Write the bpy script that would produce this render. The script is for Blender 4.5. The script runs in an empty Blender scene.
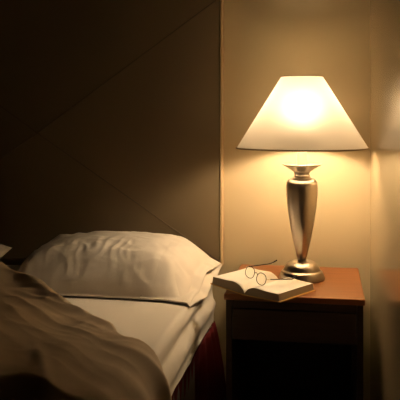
import bpy, bmesh, math, random
from mathutils import Vector, noise

PI = math.pi
col = bpy.context.scene.collection
random.seed(4)

# ------------------------------------------------------------------ materials
def new_mat(name):
    m = bpy.data.materials.new(name); m.use_nodes = True
    nt = m.node_tree; b = nt.nodes['Principled BSDF']
    return m, nt, b

def bump(nt, b, scale, strength, dist=.002, stretch=(1, 1, 1), detail=6):
    tc = nt.nodes.new('ShaderNodeTexCoord'); mp = nt.nodes.new('ShaderNodeMapping')
    mp.inputs['Scale'].default_value = stretch
    n = nt.nodes.new('ShaderNodeTexNoise'); n.inputs['Scale'].default_value = scale; n.inputs['Detail'].default_value = detail
    bp = nt.nodes.new('ShaderNodeBump'); bp.inputs['Strength'].default_value = strength; bp.inputs['Distance'].default_value = dist
    nt.links.new(tc.outputs['Object'], mp.inputs['Vector']); nt.links.new(mp.outputs[0], n.inputs['Vector'])
    nt.links.new(n.outputs['Fac'], bp.inputs['Height']); nt.links.new(bp.outputs[0], b.inputs['Normal'])
    return n

def plain(name, color, rough=.6, metal=0., spec=.5, bmp=None, vary=0.):
    m, nt, b = new_mat(name)
    b.inputs['Base Color'].default_value = (*color, 1)
    b.inputs['Roughness'].default_value = rough; b.inputs['Metallic'].default_value = metal
    b.inputs['Specular IOR Level'].default_value = spec
    if bmp:
        n = bump(nt, b, *bmp)
        if vary:
            r = nt.nodes.new('ShaderNodeValToRGB')
            r.color_ramp.elements[0].position = .3; r.color_ramp.elements[1].position = .7
            r.color_ramp.elements[0].color = (*[c * (1 - vary) for c in color], 1)
            r.color_ramp.elements[1].color = (*[min(1, c * (1 + vary)) for c in color], 1)
            nt.links.new(n.outputs['Fac'], r.inputs[0]); nt.links.new(r.outputs[0], b.inputs['Base Color'])
    return m

def wood(name, c0, c1, rough):
    m, nt, b = new_mat(name)
    tc = nt.nodes.new('ShaderNodeTexCoord'); mp = nt.nodes.new('ShaderNodeMapping')
    mp.inputs['Scale'].default_value = (3, 45, 45)
    n = nt.nodes.new('ShaderNodeTexNoise'); n.inputs['Scale'].default_value = 1.6; n.inputs['Detail'].default_value = 8
    n.inputs['Distortion'].default_value = .5
    r = nt.nodes.new('ShaderNodeValToRGB')
    r.color_ramp.elements[0].position = .3; r.color_ramp.elements[0].color = (*c0, 1)
    r.color_ramp.elements[1].position = .72; r.color_ramp.elements[1].color = (*c1, 1)
    nt.links.new(tc.outputs['Object'], mp.inputs['Vector']); nt.links.new(mp.outputs[0], n.inputs['Vector'])
    nt.links.new(n.outputs['Fac'], r.inputs[0]); nt.links.new(r.outputs[0], b.inputs['Base Color'])
    b.inputs['Roughness'].default_value = rough
    return m

M = {}
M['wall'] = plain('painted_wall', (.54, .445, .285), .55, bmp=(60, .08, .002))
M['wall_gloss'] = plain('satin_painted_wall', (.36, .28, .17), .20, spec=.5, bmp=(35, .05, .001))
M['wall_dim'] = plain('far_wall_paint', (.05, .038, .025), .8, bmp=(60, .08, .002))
M['ceiling'] = plain('ceiling_paint', (.15, .125, .09), .9, bmp=(90, .1, .002))
M['carpet'] = plain('carpet', (.05, .035, .03), .95, bmp=(400, .8, .004), vary=.3)
M['panel_fabric'] = plain('headboard_fabric', (.185, .140, .085), .9, spec=.2, bmp=(700, .5, .001), vary=.12)
M['panel_edge'] = plain('headboard_edge', (.50, .36, .21), .5)
M['seam'] = plain('seam_thread', (.10, .075, .048), .9)
M['linen'] = plain('white_cotton', (.80, .75, .68), .85, spec=.25, bmp=(900, .25, .0006))
M['pillow'] = plain('pillowcase_cotton', (.80, .74, .67), .85, spec=.25, bmp=(900, .25, .0006))
M['duvet'] = plain('beige_blanket_cloth', (.62, .50, .37), .9, spec=.2, bmp=(700, .35, .001))
M['spread'] = plain('burgundy_bedspread', (.020, .006, .006), .9, spec=.1, bmp=(500, .5, .001))
M['skirt'] = plain('burgundy_skirt_cloth', (.13, .010, .012), .85, spec=.2, bmp=(500, .4, .001))
M['base_box'] = plain('ticking', (.1, .08, .07), .9)
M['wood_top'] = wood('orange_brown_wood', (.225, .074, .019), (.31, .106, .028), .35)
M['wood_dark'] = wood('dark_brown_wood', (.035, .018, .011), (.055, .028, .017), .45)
M['page'] = plain('paper', (.85, .81, .74), .8, spec=.2)
M['page_edge'] = plain('paper_edges', (.38, .31, .23), .9, spec=.1, bmp=(1500, .12, .0003, (.02, .02, 1)))  # aged page edges, darkened further so the colour carries the unlit front's shade
M['cover'] = plain('yellow_card', (.66, .38, .09), .45)
M['frame'] = plain('dark_plastic', (.03, .015, .01), .25)
M['hinge'] = plain('hinge_metal', (.6, .5, .35), .3, 1.)
M['sleeve'] = plain('ivory_plastic', (.82, .74, .56), .4)
M['trim'] = plain('shade_binding', (.42, .30, .17), .8)

# brushed nickel
m, nt, b = new_mat('brushed_nickel')
b.inputs['Base Color'].default_value = (.52, .465, .40, 1); b.inputs['Metallic'].default_value = 1
b.inputs['Roughness'].default_value = .29
b.inputs['Anisotropic'].default_value = .3
bump(nt, b, 60, .04, .001, (1, 1, 25))
M['nickel'] = m
# lamp shade fabric: diffuse + translucent
m, nt, b = new_mat('shade_fabric')
out = nt.nodes['Material Output']; nt.nodes.remove(b)
d = nt.nodes.new('ShaderNodeBsdfDiffuse'); t = nt.nodes.new('ShaderNodeBsdfTranslucent'); mx = nt.nodes.new('ShaderNodeMixShader')
d.inputs['Color'].default_value = (.84, .77, .64, 1); t.inputs['Color'].default_value = (.86, .78, .66, 1)
mx.inputs[0].default_value = .14
rf = nt.nodes.new('ShaderNodeBsdfRefraction'); rf.inputs['IOR'].default_value = 1.55; rf.inputs['Roughness'].default_value = .95
rf.inputs['Color'].default_value = (.9, .82, .68, 1)                       # light that passes the weave without being fully scattered
m2 = nt.nodes.new('ShaderNodeMixShader'); m2.inputs[0].default_value = .22
rf.label = 'soft straight-through light'
nt.links.new(t.outputs[0], m2.inputs[1]); nt.links.new(rf.outputs[0], m2.inputs[2])
nt.links.new(d.outputs[0], mx.inputs[1]); nt.links.new(m2.outputs[0], mx.inputs[2]); nt.links.new(mx.outputs[0], out.inputs[0])
M['shade'] = m
# bulb
m, nt, b = new_mat('bulb_glass')
b.inputs['Base Color'].default_value = (1, 1, 1, 1)
b.inputs['Emission Color'].default_value = (1, .75, .47, 1)
b.inputs['Emission Strength'].default_value = 300
M['bulb'] = m
# lens glass
m, nt, b = new_mat('spectacle_glass')
b.inputs['Base Color'].default_value = (1, 1, 1, 1); b.inputs['Roughness'].default_value = .02
b.inputs['Transmission Weight'].default_value = 1; b.inputs['IOR'].default_value = 1.1
M['glass'] = m

# ------------------------------------------------------------------ helpers
def obj(name, bm_or_data, mat, parent=None, smooth=False):
    me = bpy.data.meshes.new(name)
    if isinstance(bm_or_data, tuple):
        me.from_pydata(bm_or_data[0], [], bm_or_data[1])
        bm = bmesh.new(); bm.from_mesh(me)
    else:
        bm = bm_or_data
    bmesh.ops.recalc_face_normals(bm, faces=bm.faces)
    bm.to_mesh(me); bm.free()
    me.materials.append(mat)
    for p in me.polygons: p.use_smooth = smooth
    o = bpy.data.objects.new(name, me); col.objects.link(o)
    if parent:
        o.parent = parent
    return o

def tag(o, label=None, cat=None, group=None, kind=None):
    if label: o['label'] = label
    if cat: o['category'] = cat
    if group: o['group'] = group
    if kind: o['kind'] = kind
    return o

def thing(name, label, cat, loc=(0, 0, 0), rz=0, group=None):
    o = bpy.data.objects.new(name, None); col.objects.link(o)
    o.location = loc; o.rotation_euler = (0, 0, rz); o.empty_display_size = .05
    return tag(o, label, cat, group)

def add_box(bm, x0, x1, y0, y1, z0, z1, bev=0., seg=2):
    r = bmesh.ops.create_cube(bm, size=1)
    vs = r['verts']
    for v in vs:
        v.co = Vector((x0 + (v.co.x + .5) * (x1 - x0), y0 + (v.co.y + .5) * (y1 - y0), z0 + (v.co.z + .5) * (z1 - z0)))
    if bev:
        es = list({e for v in vs for e in v.link_edges})
        bmesh.ops.bevel(bm, geom=es, offset=bev, segments=seg, profile=.5, affect='EDGES')
    return bm

def box(*a, **k): return add_box(bmesh.new(), *a, **k)

def lathe(profile, n=64, closed=False):
    vs, fs = [], []
    for (r, z) in profile:
        for i in range(n):
            a = 2 * PI * i / n
            vs.append((r * math.cos(a), r * math.sin(a), z))
    m = len(profile)
    for j in range(m - 1 if not closed else m):
        for i in range(n):
            k = (i + 1) % n; j2 = (j + 1) % m
            fs.append((j * n + i, j * n + k, j2 * n + k, j2 * n + i))
    if not closed:
        if profile[0][0] > 1e-5: fs.append(tuple(range(n)))
        if profile[-1][0] > 1e-5: fs.append(tuple((m - 1) * n + i for i in range(n)))
    return vs, fs

def smooth_profile(pts, sub=5):
    out = []
    n = len(pts)
    for i in range(n - 1):
        p0 = pts[max(i - 1, 0)]; p1 = pts[i]; p2 = pts[i + 1]; p3 = pts[min(i + 2, n - 1)]
        for s in range(sub):
            t = s / sub
            f = lambda a, b, c, d: .5 * (2 * b + (c - a) * t + (2 * a - 5 * b + 4 * c - d) * t * t + (3 * b - a - 3 * c + d) * t ** 3)
            out.append((max(0, f(p0[0], p1[0], p2[0], p3[0])), f(p0[1], p1[1], p2[1], p3[1])))
    out.append(pts[-1])
    return out

def tube(pts, rad, n=10, closed=False):
    pts = [Vector(p) for p in pts]
    vs, fs = [], []
    m = len(pts)
    up = Vector((0, 0, 1))
    for i, p in enumerate(pts):
        if closed: tdir = pts[(i + 1) % m] - pts[i - 1]
        else: tdir = pts[min(i + 1, m - 1)] - pts[max(i - 1, 0)]
        tdir.normalize()
        a = tdir.cross(up)
        if a.length < 1e-3: a = tdir.cross(Vector((1, 0, 0)))
        a.normalize(); b_ = a.cross(tdir)
        r = rad(i / (m - 1)) if callable(rad) else rad
        for k in range(n):
            an = 2 * PI * k / n
            vs.append(tuple(p + a * (r * math.cos(an)) + b_ * (r * math.sin(an))))
    for i in range(m if closed else m - 1):
        j = (i + 1) % m
        for k in range(n):
            l = (k + 1) % n
            fs.append((i * n + k, i * n + l, j * n + l, j * n + k))
    if not closed:
        fs.append(tuple(range(n))); fs.append(tuple((m - 1) * n + k for k in range(n)))
    return vs, fs

def grid(nu, nv, f):
    vs = [f(i / nu, j / nv) for j in range(nv + 1) for i in range(nu + 1)]
    fs = [(j * (nu + 1) + i, j * (nu + 1) + i + 1, (j + 1) * (nu + 1) + i + 1, (j + 1) * (nu + 1) + i) for j in range(nv) for i in range(nu)]
    return vs, fs

def lerp_tab(tab, x):
    if x <= tab[0][0]: return tab[0][1]
    for (x0, y0), (x1, y1) in zip(tab, tab[1:]):
        if x <= x1:
            t = (x - x0) / (x1 - x0); t = t * t * (3 - 2 * t)
            return y0 + (y1 - y0) * t
    return tab[-1][1]

def nz(x, y, z=0.): return noise.noise(Vector((x, y, z)))
def ridge(x, y, z=0.): return 1 - 2 * abs(nz(x, y, z))

# ------------------------------------------------------------------ the room
RX, LX, BY, FY, H = .178, -3.0, 3.06, -1.9, 2.5
def struct(name, bm, mat):
    o = obj(name, bm, mat); tag(o, kind='structure'); return o
struct('wall_back', box(LX - .1, RX + .1, BY, BY + .1, 0, H), M['wall'])
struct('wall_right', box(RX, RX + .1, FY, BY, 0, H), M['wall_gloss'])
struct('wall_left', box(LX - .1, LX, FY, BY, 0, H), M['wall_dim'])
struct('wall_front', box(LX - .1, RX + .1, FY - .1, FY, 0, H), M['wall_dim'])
struct('floor', box(LX - .1, RX + .1, FY - .1, BY + .1, -.1, 0), M['carpet'])
struct('ceiling', box(LX - .1, RX + .1, FY - .1, BY + .1, H, H + .1), M['ceiling'])

# ------------------------------------------------------------------ headboard
HX0, HX1, HYF, HZ0, HZ1 = -2.045, -.424, 3.0, .545, 1.72
hb = thing('headboard', 'tall brown fabric headboard with stitched diagonal seams against the wall behind the bed', 'headboard', (-1.234, BY, HZ0))
ox, oy, oz = hb.location
def hbox(x0, x1, y0, y1, z0, z1, bev=0):
    return box(x0 - ox, x1 - ox, y0 - oy, y1 - oy, z0 - oz, z1 - oz, bev)
obj('fabric_panel', hbox(HX0, HX1 - .010, HYF, BY - .001, HZ0, HZ1, .004), M['panel_fabric'], hb)
fr = hbox(HX1 - .0095, HX1, HYF - .004, BY - .001, HZ0, HZ1, .003)
obj('edge_trim', fr, M['panel_edge'], hb)
for lx in (HX0 + .25, HX1 - .25):          # two legs behind the bed carry the panel
    obj('leg', hbox(lx - .03, lx + .03, BY - .03, BY - .004, 0, HZ0 - .0005, .003), M['wood_dark'], hb)
cz = 1.095
for (ex, ez) in ((HX1 - .012, cz + .565), (HX1 - .012, cz - .53), (HX0 + .012, cz + .555), (HX0 + .012, cz - .53)):
    ez = min(ez, HZ1 - .012)
    pts = [(-1.234 + (ex + 1.234) * k / 30 - ox, HYF - .0003 - oy, cz + (ez - cz) * k / 30 - oz) for k in range(31)]
    obj('seam', tube(pts, .0018, 8), M['seam'], hb, True)

# ------------------------------------------------------------------ bed
BX0, BX1, BF = -2.012, -.456, .96      # left, right, foot
ZB, ZT = .318, .520                     # mattress bottom / top
bed = thing('bed', 'wide double bed with white mattress and dark red pleated skirt', 'bed', (-1.234, 1.98, 0))
bx, by, bz = bed.location
def bbox(x0, x1, y0, y1, z0, z1, bev=0, seg=2):
    return box(x0 - bx, x1 - bx, y0 - by, y1 - by, z0 - bz, z1 - bz, bev, seg)
obj('box_base', bbox(BX0 + .02, BX1 - .02, BF + .02, 2.985, .06, ZB - .002, .01), M['base_box'], bed)
mt = obj('mattress', bbox(BX0 + .024, BX1 - .024, BF + .024, 2.985, ZB, ZT - .004, .03, 4), M['linen'], bed, True)
pz = ZB + .018
loop = []
def rect_loop(x0, x1, y0, y1, r, n=8):
    out = []
    for (cx_, cy_, a0) in ((x1 - r, y1 - r, 0), (x0 + r, y1 - r, 90), (x0 + r, y0 + r, 180), (x1 - r, y0 + r, 270)):
        for k in range(n + 1):
            a = math.radians(a0 + 90 * k / n)
            out.append((cx_ + r * math.cos(a), cy_ + r * math.sin(a)))
    return out
# fitted sheet: top and sides with slack folds, ends part-way down the side
def sheet_mesh():
    ring = rect_loop(BX0, BX1, BF, 2.992, .05, 10)
    # resample evenly
    P = [Vector(p) for p in ring]; L = [0]
    for i in range(len(P)): L.append(L[-1] + (P[(i + 1) % len(P)] - P[i]).length)
    N = 640; out = []
    j = 0
    for k in range(N):
        s = L[-1] * k / N
        while L[j + 1] < s: j += 1
        t = (s - L[j]) / (L[j + 1] - L[j]) if L[j + 1] > L[j] else 0
        out.append(P[j].lerp(P[(j + 1) % len(P)], t))
    prof = []   # (inset from side, z)
    R = .026
    for a in range(0, 7):
        an = math.radians(90 - 15 * a)
        prof.append((R - R * math.cos(an), ZT - R + R * math.sin(an)))
    for k in range(1, 15):
        prof.append((0, ZT - R - (ZT - R - .342) * k / 14))
    vs, fs = [], []
    for r, (ins, z) in enumerate(prof):
        for k, p in enumerate(out):
            c = Vector((-1.234, 1.98)); n = Vector((1 if p.x > -1.234 else -1, 0))
            if p.y < BF + .06: n = Vector((0, -1))
            if p.y > 2.93: n = Vector((0, 0)) if abs(p.x + 1.234) < .72 else Vector((1 if p.x > -1.234 else -1, 0)) * .3
            y = p.y
            w = 0
            if r > 5:
                f = min(1, (r - 5) / 5)
                w = f * (.004 * nz(y * 9 + p.x * 9, z * 26) + .009 * max(0, ridge(y * 1.1 + p.x, (z + .012 * y) * 14, 3)))
                w += f * (.011 * math.exp(-((z - .405 + .006 * math.sin(y * 5)) / .030) ** 2) - .013 * math.exp(-((z - .462) / .020) ** 2))
            hem = .006 * nz(y * 6, p.x * 6, 7) if r == len(prof) - 1 else 0
            q = p - n * ins + n * w
            vs.append((q.x - bx, q.y - by, z + hem - bz))
    for r in range(len(prof) - 1):
        for k in range(N):
            l = (k + 1) % N
            fs.append((r * N + k, r * N + l, (r + 1) * N + l, (r + 1) * N + k))
    fs.append(tuple(range(N)))
    return vs, fs
obj('fitted_sheet', sheet_mesh(), M['linen'], bed, True)
loop = [(x - bx, y - by, pz - bz) for x, y in rect_loop(BX0 + .004, BX1 - .004, BF + .004, 2.986, .03)]
pip = obj('piping', tube(loop, .004, 8, True), M['linen'], mt, True)
# pleated skirt
def skirt_mesh():
    vs, fs = [], []
    path = []
    for k in range(331): path.append((BX1, 2.985 - (2.985 - BF) * k / 330, 1, 0))
    for k in range(1, 251): path.append((BX1 - (BX1 - BX0) * k / 250, BF, 0, -1))
    for k in range(1, 331): path.append((BX0, BF + (2.985 - BF) * k / 330, -1, 0))
    NZ = 14
    s = 0
    for i, (x, y, nx, ny) in enumerate(path):
        if i: s += math.dist((x, y), path[i - 1][:2])
        for j in range(NZ + 1):
            t = j / NZ
            z = ZB + .004 - (ZB - .012) * t
            hd = max(0, min(1, (y - 2.62) / .22)) if nx > 0 else 1
            w = (.002 + .042 * t ** .7) * hd - (.012 + .040 * t) * (1 - hd) + (.003 + .012 * t) * math.sin(2 * PI * s / .074 + 1.2 * nz(s * 4, t * 1.5)) + .006 * t * nz(s * 9, t * 2, 4)
            if i < 6 : w = max(w, .02 * t)
            vs.append((x + nx * w - bx, y + ny * w - by, z - bz))
    n = NZ + 1
    for i in range(len(path) - 1):
        for j in range(NZ):
            fs.append((i * n + j, (i + 1) * n + j, (i + 1) * n + j + 1, i * n + j + 1))
    return vs, fs
sk = obj('bed_skirt', skirt_mesh(), M['skirt'], bed, True)
md = sk.modifiers.new('thickness', 'SOLIDIFY'); md.thickness = .003; md.offset = -1

# ------------------------------------------------------------------ pillows
def pillow(name, label, cxp, cyp, mirror, seed, a=.335, bdep=.245, T=.088, base=.080, group='pillows at the head of the bed'):
    root = thing(name, label, 'pillow', (cxp, cyp, ZT), 0, group)
    sg = -1 if mirror else 1
    NU, NV = 150, 110
    def pu(u):                          # stuffing profile along the pillow; the open end thins out slowly
        if u < 0: return max(0, 1 - abs(u) ** 2.8)
        return max(0, 1 - u ** 3.0)
    def mid(u, v):                      # the resting plane of the pillow: front low, back leaning up
        z = base + .034 * v
        if v < -.4: z -= .060 * ((-v - .4) / .6) ** 1.4
        if u > .6: z -= .045 * min(1.6, (u - .6) / .4) ** 1.5
        return z
    def wrinkle(u, v, e):
        w = .008 * nz(u * 1.6 + seed, v * 1.5, 2)
        d = u * .75 + v * .66; c = -u * .66 + v * .75
        edge = 1 - e
        w += .0085 * max(0, ridge(d * .9 + seed, c * 2.4 + .4 * nz(u * 2, v * 2, seed), 5) - .25) * (.35 + edge)
        fw = math.exp(-((v + .30) / .38) ** 2) * math.exp(-((u + .2) / .6) ** 2)
        w += .0070 * max(0, ridge(u * 8 + .9 * nz(u * 3, v * 3, seed), v * 2.0 + u, 9) - .05) * fw
        w += .0016 * nz(u * 11, v * 6, 1) + .0045 * max(0, ridge(u * 2.2 - v * 1.1 + 3, v * 3.4 + u * 1.6 + .6 * nz(u * 3, v * 3, 12), 17) - .2)
        for (cu, cv) in ((1.15, -1), (1, 1), (-1, -1), (-1, 1)):
            r = math.hypot(u - cu, (v - cv) * .8)
            if r < 1.1:
                th = math.atan2((v - cv) * -cv * .8, (u - cu) * -cu)
                w += .0050 * math.sin(th * 8.5 + seed + cu * 2 + 2.5 * nz(u * 1.5, v * 1.5, 3)) * max(0, 1 - r / 1.1) * min(1, r * 3)
        return w
    def place(x, y, z, lo):
        over = max(0, x + (cxp if not mirror else -9) - (BX1 - .012))    # droops over the mattress edge
        return (sg * x, y, max(z, lo - over * .9))
    def yy(u, v): return bdep * v * (1 - .055 * (1 - min(1, u * u)) ** 2)
    def surf(u, v, side):
        x = a * u * (1 - .03 * (1 - v * v)); y = yy(u, v)
        e = pu(u) * max(0, (1 - abs(v) ** 2.3))
        h = T * e ** .50
        w = wrinkle(u, v, e) * min(1, e * 4) if e > 1e-4 else 0
        z = mid(u, v) + side * h + (w if side > 0 else 0)
        return place(x, y, z, .006 if side < 0 else .010)
    vs, fs, idx = [], [], {}
    for side in (1, -1):
        for j in range(NV + 1):
            for i in range(NU + 1):
                bord = i in (0, NU) or j in (0, NV)
                if bord and (1, i, j) in idx: idx[(side, i, j)] = idx[(1, i, j)]; continue
                u = math.sin((i / NU - .5) * PI); v = math.sin((j / NV - .5) * PI)
                u = .55 * u + .45 * (2 * i / NU - 1); v = .55 * v + .45 * (2 * j / NV - 1)
                idx[(side, i, j)] = len(vs); vs.append(surf(u, v, side))
        for j in range(NV):
            for i in range(NU):
                q = (idx[(side, i, j)], idx[(side, i + 1, j)], idx[(side, i + 1, j + 1)], idx[(side, i, j + 1)])
                if len(set(q)) == 4: fs.append(q if side > 0 else q[::-1])
    obj('cushion', (vs, fs), M['pillow'], root, True)
    # open end of the pillowcase: the same cloth running on past the stuffing as a slack flat mouth
    NL, NS = 160, 40
    U0, U1 = .52, 1.16
    vs, fs = [], []
    for k in range(NS + 1):
        s = k / NS; u = U0 + (U1 - U0) * s
        for l in range(NL):
            th = 2 * PI * l / NL
            cv, sv = math.cos(th), math.sin(th)
            v = math.copysign(1 - (1 - abs(cv)) ** 1.0, cv)
            side = 1 if sv >= 0 else -1
            e = max(0, 1 - abs(v) ** 2.3)
            p = max(0, 1 - min(1, u / 1.02) ** 3.0)
            slack = max(0, (u - .8) / .38)
            half = T * math.sqrt(e * p) + (-.009 + .0115 * min(1, s / .4) + .020 * slack * (1 + .5 * nz(v * 2.3, s, seed))) * e ** .5
            w = wrinkle(u, v, e * p) * min(1, e * 4) * (1 if side > 0 else .3 * min(1, slack))
            w += slack * (.012 * math.sin(v * 5.2 + 1.0) + .006 * nz(v * 5, s * 2, seed + 4)) * e ** .5
            x = a * u * (1 - .03 * (1 - v * v)) - .032 * slack * max(0, -v) + .010 * slack * nz(v * 2.5, s, 8) - .014 * slack * (1 - v * v) * (1 if side > 0 else -.7)
            y = yy(u, v) * (1 + .03 * slack) - .025 * slack * max(0, -v) ** 2
            z = mid(u, v) + side * half + w - .020 * slack * max(0, -v)
            vs.append(place(x, y, z, .007 if side < 0 else .011))
    for k in range(NS):
        for l in range(NL):
            m_ = (l + 1) % NL
            fs.append((k * NL + l, k * NL + m_, (k + 1) * NL + m_, (k + 1) * NL + l))
    hm = obj('pillowcase_end', (vs, fs), M['pillow'], root, True)
    md = hm.modifiers.new('cloth', 'SOLIDIFY'); md.thickness = .002; md.offset = 0
    return root
pillow('pillow', 'plump white pillow nearest the lamp, its open pillowcase end hanging at the mattress edge', -.815, 2.715, False, 1.3)
pillow('pillow', 'shadowed pillow at the left edge, mostly hidden behind the beige blanket', -1.645, 2.67, True, 5.1, T=.080, base=.056)

# ------------------------------------------------------------------ turned-back blanket
A_EDGE = BX1 - .05; RC = .06
def path(a):                 # cross-bed path: flat top, rounded mattress edge, then down the side
    if a <= A_EDGE: return (a, ZT + .004), (0, 1)
    arc = RC * PI / 2
    cx_, cz_ = A_EDGE, ZT + .004 - RC
    if a <= A_EDGE + arc:
        th = (a - A_EDGE) / RC
        return (cx_ + RC * math.sin(th), cz_ + RC * math.cos(th)), (math.sin(th), math.cos(th))
    return (cx_ + RC, cz_ - (a - A_EDGE - arc)), (1, 0)
Yf = [(-2.03, 2.27), (-1.25, 2.25), (-1.0, 2.21), (-.86, 2.15), (-.62, 2.02), (-.506, 1.87), (-.42, 1.82), (-.36, 1.86), (-.25, 1.98), (-.15, 2.05)]
Yn = [(-2.03, 1.36), (-1.0, 1.31), (-.68, 1.29), (-.56, 1.35), (-.47, 1.40), (-.38, 1.32), (-.15, 1.26)]
Hc = [(-2.03, .16), (-1.3, .175), (-1.02, .16), (-.86, .122), (-.66, .070), (-.5, .055), (-.3, .045), (-.15, .035)]
Hn = [(-2.03, .17), (-.8, .16), (-.6, .12), (-.45, .05), (-.15, .03)]
A0, A1 = -2.03, -.16
def blanket_mesh():
    NA, NT = 230, 130
    def f(ia, it):
        a = A0 + (A1 - A0) * ia
        t = it
        yf, yn = lerp_tab(Yf, a), lerp_tab(Yn, a)
        y = yf + (yn - yf) * t
        h = lerp_tab(Hc, a) * (1 - t) + lerp_tab(Hn, a) * t
        # crest just behind the folded edge, saddle behind it
        h += .011 * math.exp(-((t - .13) / .10) ** 2) * max(.3, min(1, (-.45 - a) / .3))
        h += .010 * nz(a * 2.2, y * 2.6, 1.7)
        top = max(0, min(1, (A_EDGE + .05 - a) / .3))
        c = (y - 1.5) + .45 * (a + .5)           # folds run with the edge and swing down to the side
        wob = .35 * nz(a * 2.2, y * 2.2, 8)
        h += .016 * max(-.1, ridge(a * 1.2 + 2.1, c * 5.0 + wob * 2, 3) - .05) * (.5 + .5 * top)
        h += .006 * max(-.1, ridge(a * 2.6, c * 12 + wob * 4, 6)) * (.4 + .8 * math.exp(-(t / .35) ** 2))
        h += .006 * nz(a * 11, y * 9, 2) * math.exp(-(t / .35) ** 2) + .0012 * nz(a * 14, y * 11, 2)
        # small puckers along the folded edge
        h += .006 * math.sin(a * 34 + 3 * nz(a * 5, 0, 1)) * math.exp(-((t - .12) / .10) ** 2) * top
        # one long crease
        h += .008 * math.exp(-((a + .675 + .52 * (y - 1.62)) / .014) ** 2) * max(0, min(1, (t - .5) * 4)) * max(0, min(1, (1.02 - t) * 8))
        u1 = .8 * a + .6 * y; v1 = -.6 * a + .8 * y
        h += .0075 * max(0, ridge(u1 * 2.0 + 4, v1 * 9 + 1.2 * nz(a * 4, y * 4, 2), 11) - .2) * top
        h += .0055 * max(0, ridge(u1 * 5 + 1, v1 * 17 + 1.5 * nz(a * 5, y * 5, 6), 14) - .1) * (.3 + 1.2 * math.exp(-((t - .12) / .22) ** 2)) * (.5 + .5 * top)
        h += .006 * nz(a * 8, y * 8, 21) * math.exp(-((t - .1) / .2) ** 2) * max(0, min(1, (-.6 - a) / .3))
        if a > A_EDGE:                             # vertical folds of the hanging side
            h += .014 * math.sin((y - 1.3) * 46 + 4 * (a + .5)) * min(1, (a - A_EDGE) / .15)
        # rounded ends
        e0 = min(1, t / .085); e1 = min(1, (1 - t) / .055)
        r = math.sqrt(max(0, 1 - (1 - e0) ** 2)) * math.sqrt(max(0, 1 - (1 - e1) ** 2))
        h = max(h, .016) * r
        y += .02 * nz(a * 7, t * 2, 9) * (1 - t) + .015 * nz(a * 6, 3, 9) * t
        (px, pz_), (nx, nzz) = path(a)
        return (px + nx * h, y, pz_ + nzz * h)
    vs, fs = grid(NA, NT, f)
    # underside following the mattress, so the blanket is solid
    n0 = len(vs)
    def g(ia, it):
        a = A0 + (A1 - A0) * ia
        yf, yn = lerp_tab(Yf, a), lerp_tab(Yn, a)
        y = yf + (yn - yf) * it + .02 * nz(a * 7, it * 2, 9) * (1 - it) + .015 * nz(a * 6, 3, 9) * it
        (px, pz_), (nx, nzz) = path(a)
        return (px, y, pz_)
    v2, f2 = grid(NA, NT, g)
    vs += v2; fs += [tuple(n0 + i for i in q[::-1]) for q in f2]
    W = NA + 1
    for j in range(NT):
        for i in (0, NA):
            q = (j * W + i, (j + 1) * W + i, n0 + (j + 1) * W + i, n0 + j * W + i); fs.append(q)
    return vs, fs
bm = bmesh.new(); me_ = bpy.data.meshes.new('tmp')
v_, f_ = blanket_mesh(); me_.from_pydata(v_, [], f_); bm.from_mesh(me_)
bmesh.ops.remove_doubles(bm, verts=bm.verts, dist=1e-5)
bl = obj('blanket', bm, M['duvet'], None, True)
tag(bl, 'rumpled beige blanket turned back diagonally across the bed', 'blanket')

# dark bedspread over the foot of the bed
def spread_mesh():
    NA, NY = 150, 60
    Ystart = [(-2.03, 1.44), (-.70, 1.38), (-.47, 1.46), (-.15, 1.36)]
    def f(ia, it):
        a = -2.012 + (A1 + 2.012 - .02) * ia
        ys = lerp_tab(Ystart, a) - .03
        y = ys + (.93 - ys) * it
        h = .010 + .010 * max(0, ridge(a * 2, y * 6, 4)) + .006 * nz(a * 5, y * 5)
        (px, pz_), (nx, nzz) = path(a)
        drop = max(0, (BF + .005) - y)
        return (px + nx * h, y - (.01 if drop else 0), pz_ + nzz * h - drop * 2)
    return grid(NA, NY, f)
# ------------------------------------------------------------------ nightstand
NX0, NX1, NY0, NY1, NZ1 = -.346, .129, 2.484, 3.003, .556
ns = thing('nightstand', 'dark wooden nightstand with an orange brown top beside the bed', 'nightstand', ((NX0 + NX1) / 2, (NY0 + NY1) / 2, 0))
nx_, ny_, _ = ns.location
def nbox(x0, x1, y0, y1, z0, z1, bev=.0015, seg=2): return box(x0 - nx_, x1 - nx_, y0 - ny_, y1 - ny_, z0, z1, bev, seg)
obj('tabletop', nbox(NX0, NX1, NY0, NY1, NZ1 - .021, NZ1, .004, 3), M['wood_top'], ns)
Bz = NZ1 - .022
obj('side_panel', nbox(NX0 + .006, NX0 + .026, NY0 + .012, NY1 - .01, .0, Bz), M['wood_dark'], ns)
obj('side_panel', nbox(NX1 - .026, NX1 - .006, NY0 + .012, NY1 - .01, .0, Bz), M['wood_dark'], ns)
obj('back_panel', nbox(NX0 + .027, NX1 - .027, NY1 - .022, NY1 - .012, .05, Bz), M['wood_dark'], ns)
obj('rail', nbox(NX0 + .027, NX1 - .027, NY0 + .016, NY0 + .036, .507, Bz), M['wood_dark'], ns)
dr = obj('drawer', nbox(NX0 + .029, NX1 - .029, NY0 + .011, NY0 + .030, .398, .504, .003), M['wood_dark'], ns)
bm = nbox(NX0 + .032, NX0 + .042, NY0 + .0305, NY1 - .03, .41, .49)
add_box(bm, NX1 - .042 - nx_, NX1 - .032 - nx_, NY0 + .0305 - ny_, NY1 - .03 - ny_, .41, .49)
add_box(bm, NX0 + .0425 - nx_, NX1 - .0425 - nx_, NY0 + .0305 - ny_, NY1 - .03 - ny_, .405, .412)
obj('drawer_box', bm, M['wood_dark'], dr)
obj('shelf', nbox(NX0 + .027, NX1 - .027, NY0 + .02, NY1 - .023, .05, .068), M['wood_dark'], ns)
obj('plinth', nbox(NX0 + .027, NX1 - .027, NY0 + .03, NY0 + .045, .0, .049), M['wood_dark'], ns)

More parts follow.
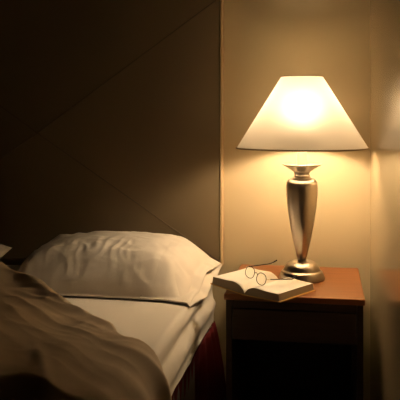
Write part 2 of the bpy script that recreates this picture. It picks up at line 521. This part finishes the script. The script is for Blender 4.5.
# ------------------------------------------------------------------ lamp
LXp, LYp = -.089, 2.765
lamp = thing('table_lamp', 'lit brushed nickel table lamp with a cream cone shade on the nightstand', 'lamp', (LXp, LYp, NZ1))
Z = lambda z: z - NZ1
base_prof = [(.000, .5565), (.078, .5565), (.0835, .5580), (.0845, .562), (.0830, .570), (.0775, .584), (.0745, .5880), (.0720, .5890),
             (.0690, .5900), (.0680, .593), (.0655, .600), (.0590, .611), (.049, .6195), (.037, .6250), (.025, .628), (.019, .6290), (0, .6290)]
obj('lamp_base', lathe([(r, Z(z)) for r, z in base_prof], 96), M['nickel'], lamp, True)
body = [(.0160, .6293), (.0160, .634), (.0185, .640), (.0215, .650), (.0282, .680), (.0350, .711), (.0415, .744), (.0470, .777), (.0520, .810), (.0560, .843), (.0585, .876), (.0595, .903), (.0575, .918), (.0510, .9285), (.0410, .9345), (.0330, .9375), (.0295, .9390), (.0280, .9400)]
bp = [(0, Z(.6293))] + [(r, Z(z)) for r, z in smooth_profile(body, 4)] + [(0, Z(.9400))]
obj('lamp_body', lathe(bp, 96), M['nickel'], lamp, True)
cup = [(0, .9402), (.028, .9402), (.030, .9425), (.030, .945), (.0275, .947), (.0275, .951), (.0300, .9535), (.0300, .956), (.0310, .958), (.0360, .9615), (.0450, .9675),
       (.0560, .9745), (.0690, .9815), (.0728, .9840), (.0732, .9860), (.0720, .9872), (.0600, .9830), (.0400, .9775), (.0200, .9765), (0, .9765)]
obj('drip_cup', lathe([(r, Z(z)) for r, z in cup], 96), M['nickel'], lamp, True)
slv = [(0, .9767), (.0185, .9767), (.0185, 1.085), (.0175, 1.087), (0, 1.087)]
obj('candle_sleeve', lathe([(r, Z(z)) for r, z in slv], 40), M['sleeve'], lamp, True)
sock = [(0, 1.0872), (.0155, 1.0872), (.0165, 1.10), (.0165, 1.118), (.0130, 1.122), (0, 1.122)]
obj('socket', lathe([(r, Z(z)) for r, z in sock], 40), M['nickel'], lamp, True)
bulb = [(0, 1.1222), (.011, 1.1222), (.013, 1.136), (.019, 1.156), (.027, 1.172), (.030, 1.186), (.0275, 1.200), (.0195, 1.211), (.009, 1.2165), (0, 1.2175)]
obj('bulb', lathe([(r, Z(z)) for r, z in bulb], 40), M['bulb'], lamp, True)
S0, S1, R0, R1 = 1.0475, 1.3150, .2445, .0770
NSH = 48
sp = [(R0 + (R1 - R0) * k / NSH, Z(S0 + (S1 - S0) * k / NSH)) for k in range(NSH + 1)]
vs, fs = lathe(sp, 128)
fs = [q for q in fs if len(q) == 4]
sh = obj('lamp_shade', (vs, fs), M['shade'], lamp, True)
def ring(r, z, rad, n=128): return tube([(r * math.cos(2 * PI * k / n), r * math.sin(2 * PI * k / n), z) for k in range(n)], rad, 8, True)
obj('shade_rim', ring(R0 + .0005, Z(S0), .0028), M['trim'], sh, True)
obj('shade_rim', ring(R1 + .0003, Z(S1), .0020), M['trim'], sh, True)
# spider that carries the shade on the socket
bm = bmesh.new()
def add_mesh(bm, d):
    base = [bm.verts.new(v) for v in d[0]]
    for q in d[1]:
        try: bm.faces.new([base[i] for i in q])
        except ValueError: pass
add_mesh(bm, ring(.0205, Z(1.119), .0020, 32))
for k in range(3):
    a = 2 * PI * k / 3 + .5
    ca, sa = math.cos(a), math.sin(a)
    rr = R0 + (R1 - R0) * ((1.118 - S0) / (S1 - S0))
    add_mesh(bm, tube([(.0205 * ca, .0205 * sa, Z(1.119)), (.1 * ca, .1 * sa, Z(1.119)), ((rr - .002) * ca, (rr - .002) * sa, Z(1.118))], .0014, 6))
obj('shade_spider', bm, M['nickel'], lamp, True)

# ------------------------------------------------------------------ open book
BA = math.radians(-31)
book = thing('open_book', 'open book with a yellow cover lying face up on the nightstand', 'book', (-.275, 2.472, NZ1 + .0004), BA)
BH, BW = .218, .142
def lift(p): return .115 * max(0, -p - .004)     # the left board tips up towards the pillow
def page_top(p, side):              # height of the page surface over the cover
    x = abs(p) / BW
    thick = .0255 if side < 0 else .022
    return lift(p) + .0065 + thick * (1 - math.exp(-x / .10)) * (1 - .16 * x * x) + .0045 * math.exp(-((x - .30) / .22) ** 2)
def half_mesh(side):
    NP, NQ = 44, 24
    vs, fs = [], []
    for q in range(NQ + 1):
        y = .003 + (BH - .006) * q / NQ
        for k in range(NP + 1):
            p = side * (.0008 + (BW - .004) * k / NP)
            z = page_top(p, side) + .0012 * nz(p * 25, y * 12, side)
            vs.append((p, y, z))
    n = NP + 1
    for q in range(NQ):
        for k in range(NP):
            fs.append((q * n + k, q * n + k + 1, (q + 1) * n + k + 1, (q + 1) * n + k))
    return vs, fs, n, NQ
for side in (-1, 1):
    vs, fs, n, NQ = half_mesh(side)
    low = len(vs)
    bl_ = []
    for q in range(NQ + 1):
        for k in range(n):
            p, y, z = vs[q * n + k]
            x = abs(p) / BW
            bl_.append((p * (1.0 + .03 * x), y, .0030 + lift(p)))
    vs2 = vs + bl_
    fs2 = [tuple(low + i for i in f[::-1]) for f in fs]
    for q in range(NQ):
        for k in (0, n - 1):
            fs2.append((q * n + k, (q + 1) * n + k, low + (q + 1) * n + k, low + q * n + k))
    for k in range(n - 1):
        for q in (0, NQ):
            fs2.append((q * n + k, q * n + k + 1, low + q * n + k + 1, low + q * n + k))
    # the block below the open leaf, then the top leaf as its own sheet
    blk_v = [(p, y, z - (.0006 if i < low else 0)) for i, (p, y, z) in enumerate(vs2)]
    blk = obj('page_block', (blk_v, fs + fs2), M['page_edge'], book, False)
    leaf_v = [(p * 1.004, y, z) for p, y, z in vs]
    nl = len(leaf_v)
    lv = leaf_v + [(p, y, z - .0004) for p, y, z in leaf_v]
    lf = fs + [tuple(nl + i for i in f[::-1]) for f in fs]
    for q in range(NQ):
        for k in (0, n - 1): lf.append((q * n + k, (q + 1) * n + k, nl + (q + 1) * n + k, nl + q * n + k))
    for k in range(n - 1):
        for q in (0, NQ): lf.append((q * n + k, q * n + k + 1, nl + q * n + k + 1, nl + q * n + k))
    obj('page', (lv, lf), M['page'], blk, True)
cp = [-BW - .007 + (2 * BW + .014) * k / 60 for k in range(61)]
vs, fs = [], []
for (y, dz) in ((0, 0), (BH, 0), (BH, .0028), (0, .0028)):
    vs += [(p, y, lift(p) + dz) for p in cp]
for r in range(4):
    q = (r + 1) % 4
    fs += [(r * 61 + k, r * 61 + k + 1, q * 61 + k + 1, q * 61 + k) for k in range(60)]
fs += [(0, 61, 122, 183), (60, 121, 182, 243)]
obj('cover', (vs, fs), M['cover'], book)

# ------------------------------------------------------------------ reading glasses on the book
GA = math.radians(-50)
gl = thing('reading_glasses', 'thin dark framed reading glasses lying open on the book pages', 'glasses', (-.247, 2.530, NZ1 + .0380), GA)
gl.rotation_euler = (0, math.radians(9), GA)
# local: x along the front frame, y towards the temples, z up; the front leans back a little
LW, LH = .026, .0185
def lean(x, z): return (x, .30 * z, z + .0005)
def rim(cx_, n=40):
    out = []
    for k in range(n):
        a = 2 * PI * k / n
        c, s = math.cos(a), math.sin(a)
        x = cx_ + LW * math.copysign(abs(c) ** .85, c); z = LH + LH * math.copysign(abs(s) ** .85, s)
        out.append(lean(x, z))
    return out
for sx in (-1, 1):
    pts = rim(sx * .035)
    r_ = obj('rim', tube(pts, .0013, 8, True), M['frame'], gl, True)
    n = len(pts)
    ctr = Vector((sx * .035, .30 * LH, LH))
    vs = [tuple(ctr + (Vector(p) - ctr) * .97 + Vector((0, dy, 0))) for dy in (-.0007, .0007) for p in pts]
    fs = [tuple(range(n)), tuple(range(n, 2 * n))] + [(k, (k + 1) % n, n + (k + 1) % n, n + k) for k in range(n)]
    obj('lens', (vs, fs), M['glass'], r_)
    hx, hz = sx * .0655, LH * 1.45
    pts = [(sx * .0605, .30 * hz, hz), (hx, .30 * hz + .002, hz), (hx + sx * .001, .30 * hz + .012, hz)]
    obj('hinge', tube(pts, .0013, 8), M['hinge'], gl, True)
    tp = []
    for k in range(25):
        t = k / 24
        y = .30 * hz + .012 + .118 * t
        z = hz - (.014 * t if sx > 0 else -.004 * t) + (.012 * ((t - .80) / .20) ** 1.6 if t > .80 and sx > 0 else 0) + (.010 * ((t - .72) / .28) ** 1.6 if t > .72 and sx < 0 else 0)
        tp.append((hx + sx * .001 - sx * .006 * t, y, z))
    obj('temple', tube(tp, lambda t: .0019 + .0008 * max(0, t - .6) / .4, 8), M['frame'], gl, True)
br = [lean(-.0095 + .019 * k / 12, LH * 1.25 + .005 * math.sin(PI * k / 12)) for k in range(13)]
obj('bridge', tube(br, .0011, 8), M['frame'], gl, True)

# bedspread last (needs path())
sprd = obj('bedspread', spread_mesh(), M['spread'], None, True)
md = sprd.modifiers.new('cloth', 'SOLIDIFY'); md.thickness = .006; md.offset = -1
tag(sprd, 'dark burgundy bedspread over the foot of the bed, in front of the beige blanket', 'bedspread')

# ------------------------------------------------------------------ world, camera, view
w = bpy.data.worlds.new('night'); bpy.context.scene.world = w; w.use_nodes = True
w.node_tree.nodes['Background'].inputs[0].default_value = (0, 0, 0, 1)
cam = bpy.data.cameras.new('camera'); co = bpy.data.objects.new('camera', cam); col.objects.link(co)
co.location = (0, 0, 1.16); co.rotation_euler = (PI / 2, 0, math.radians(9.79))
cam.sensor_width = 36; cam.lens = 730 / 400 * 36; cam.shift_y = -82 / 400; cam.clip_start = .02
sc = bpy.context.scene; sc.camera = co
sc.view_settings.view_transform = 'Standard'; sc.view_settings.look = 'None'
sc.view_settings.gamma = 1; sc.view_settings.use_curve_mapping = False
sc.view_settings.exposure = 0
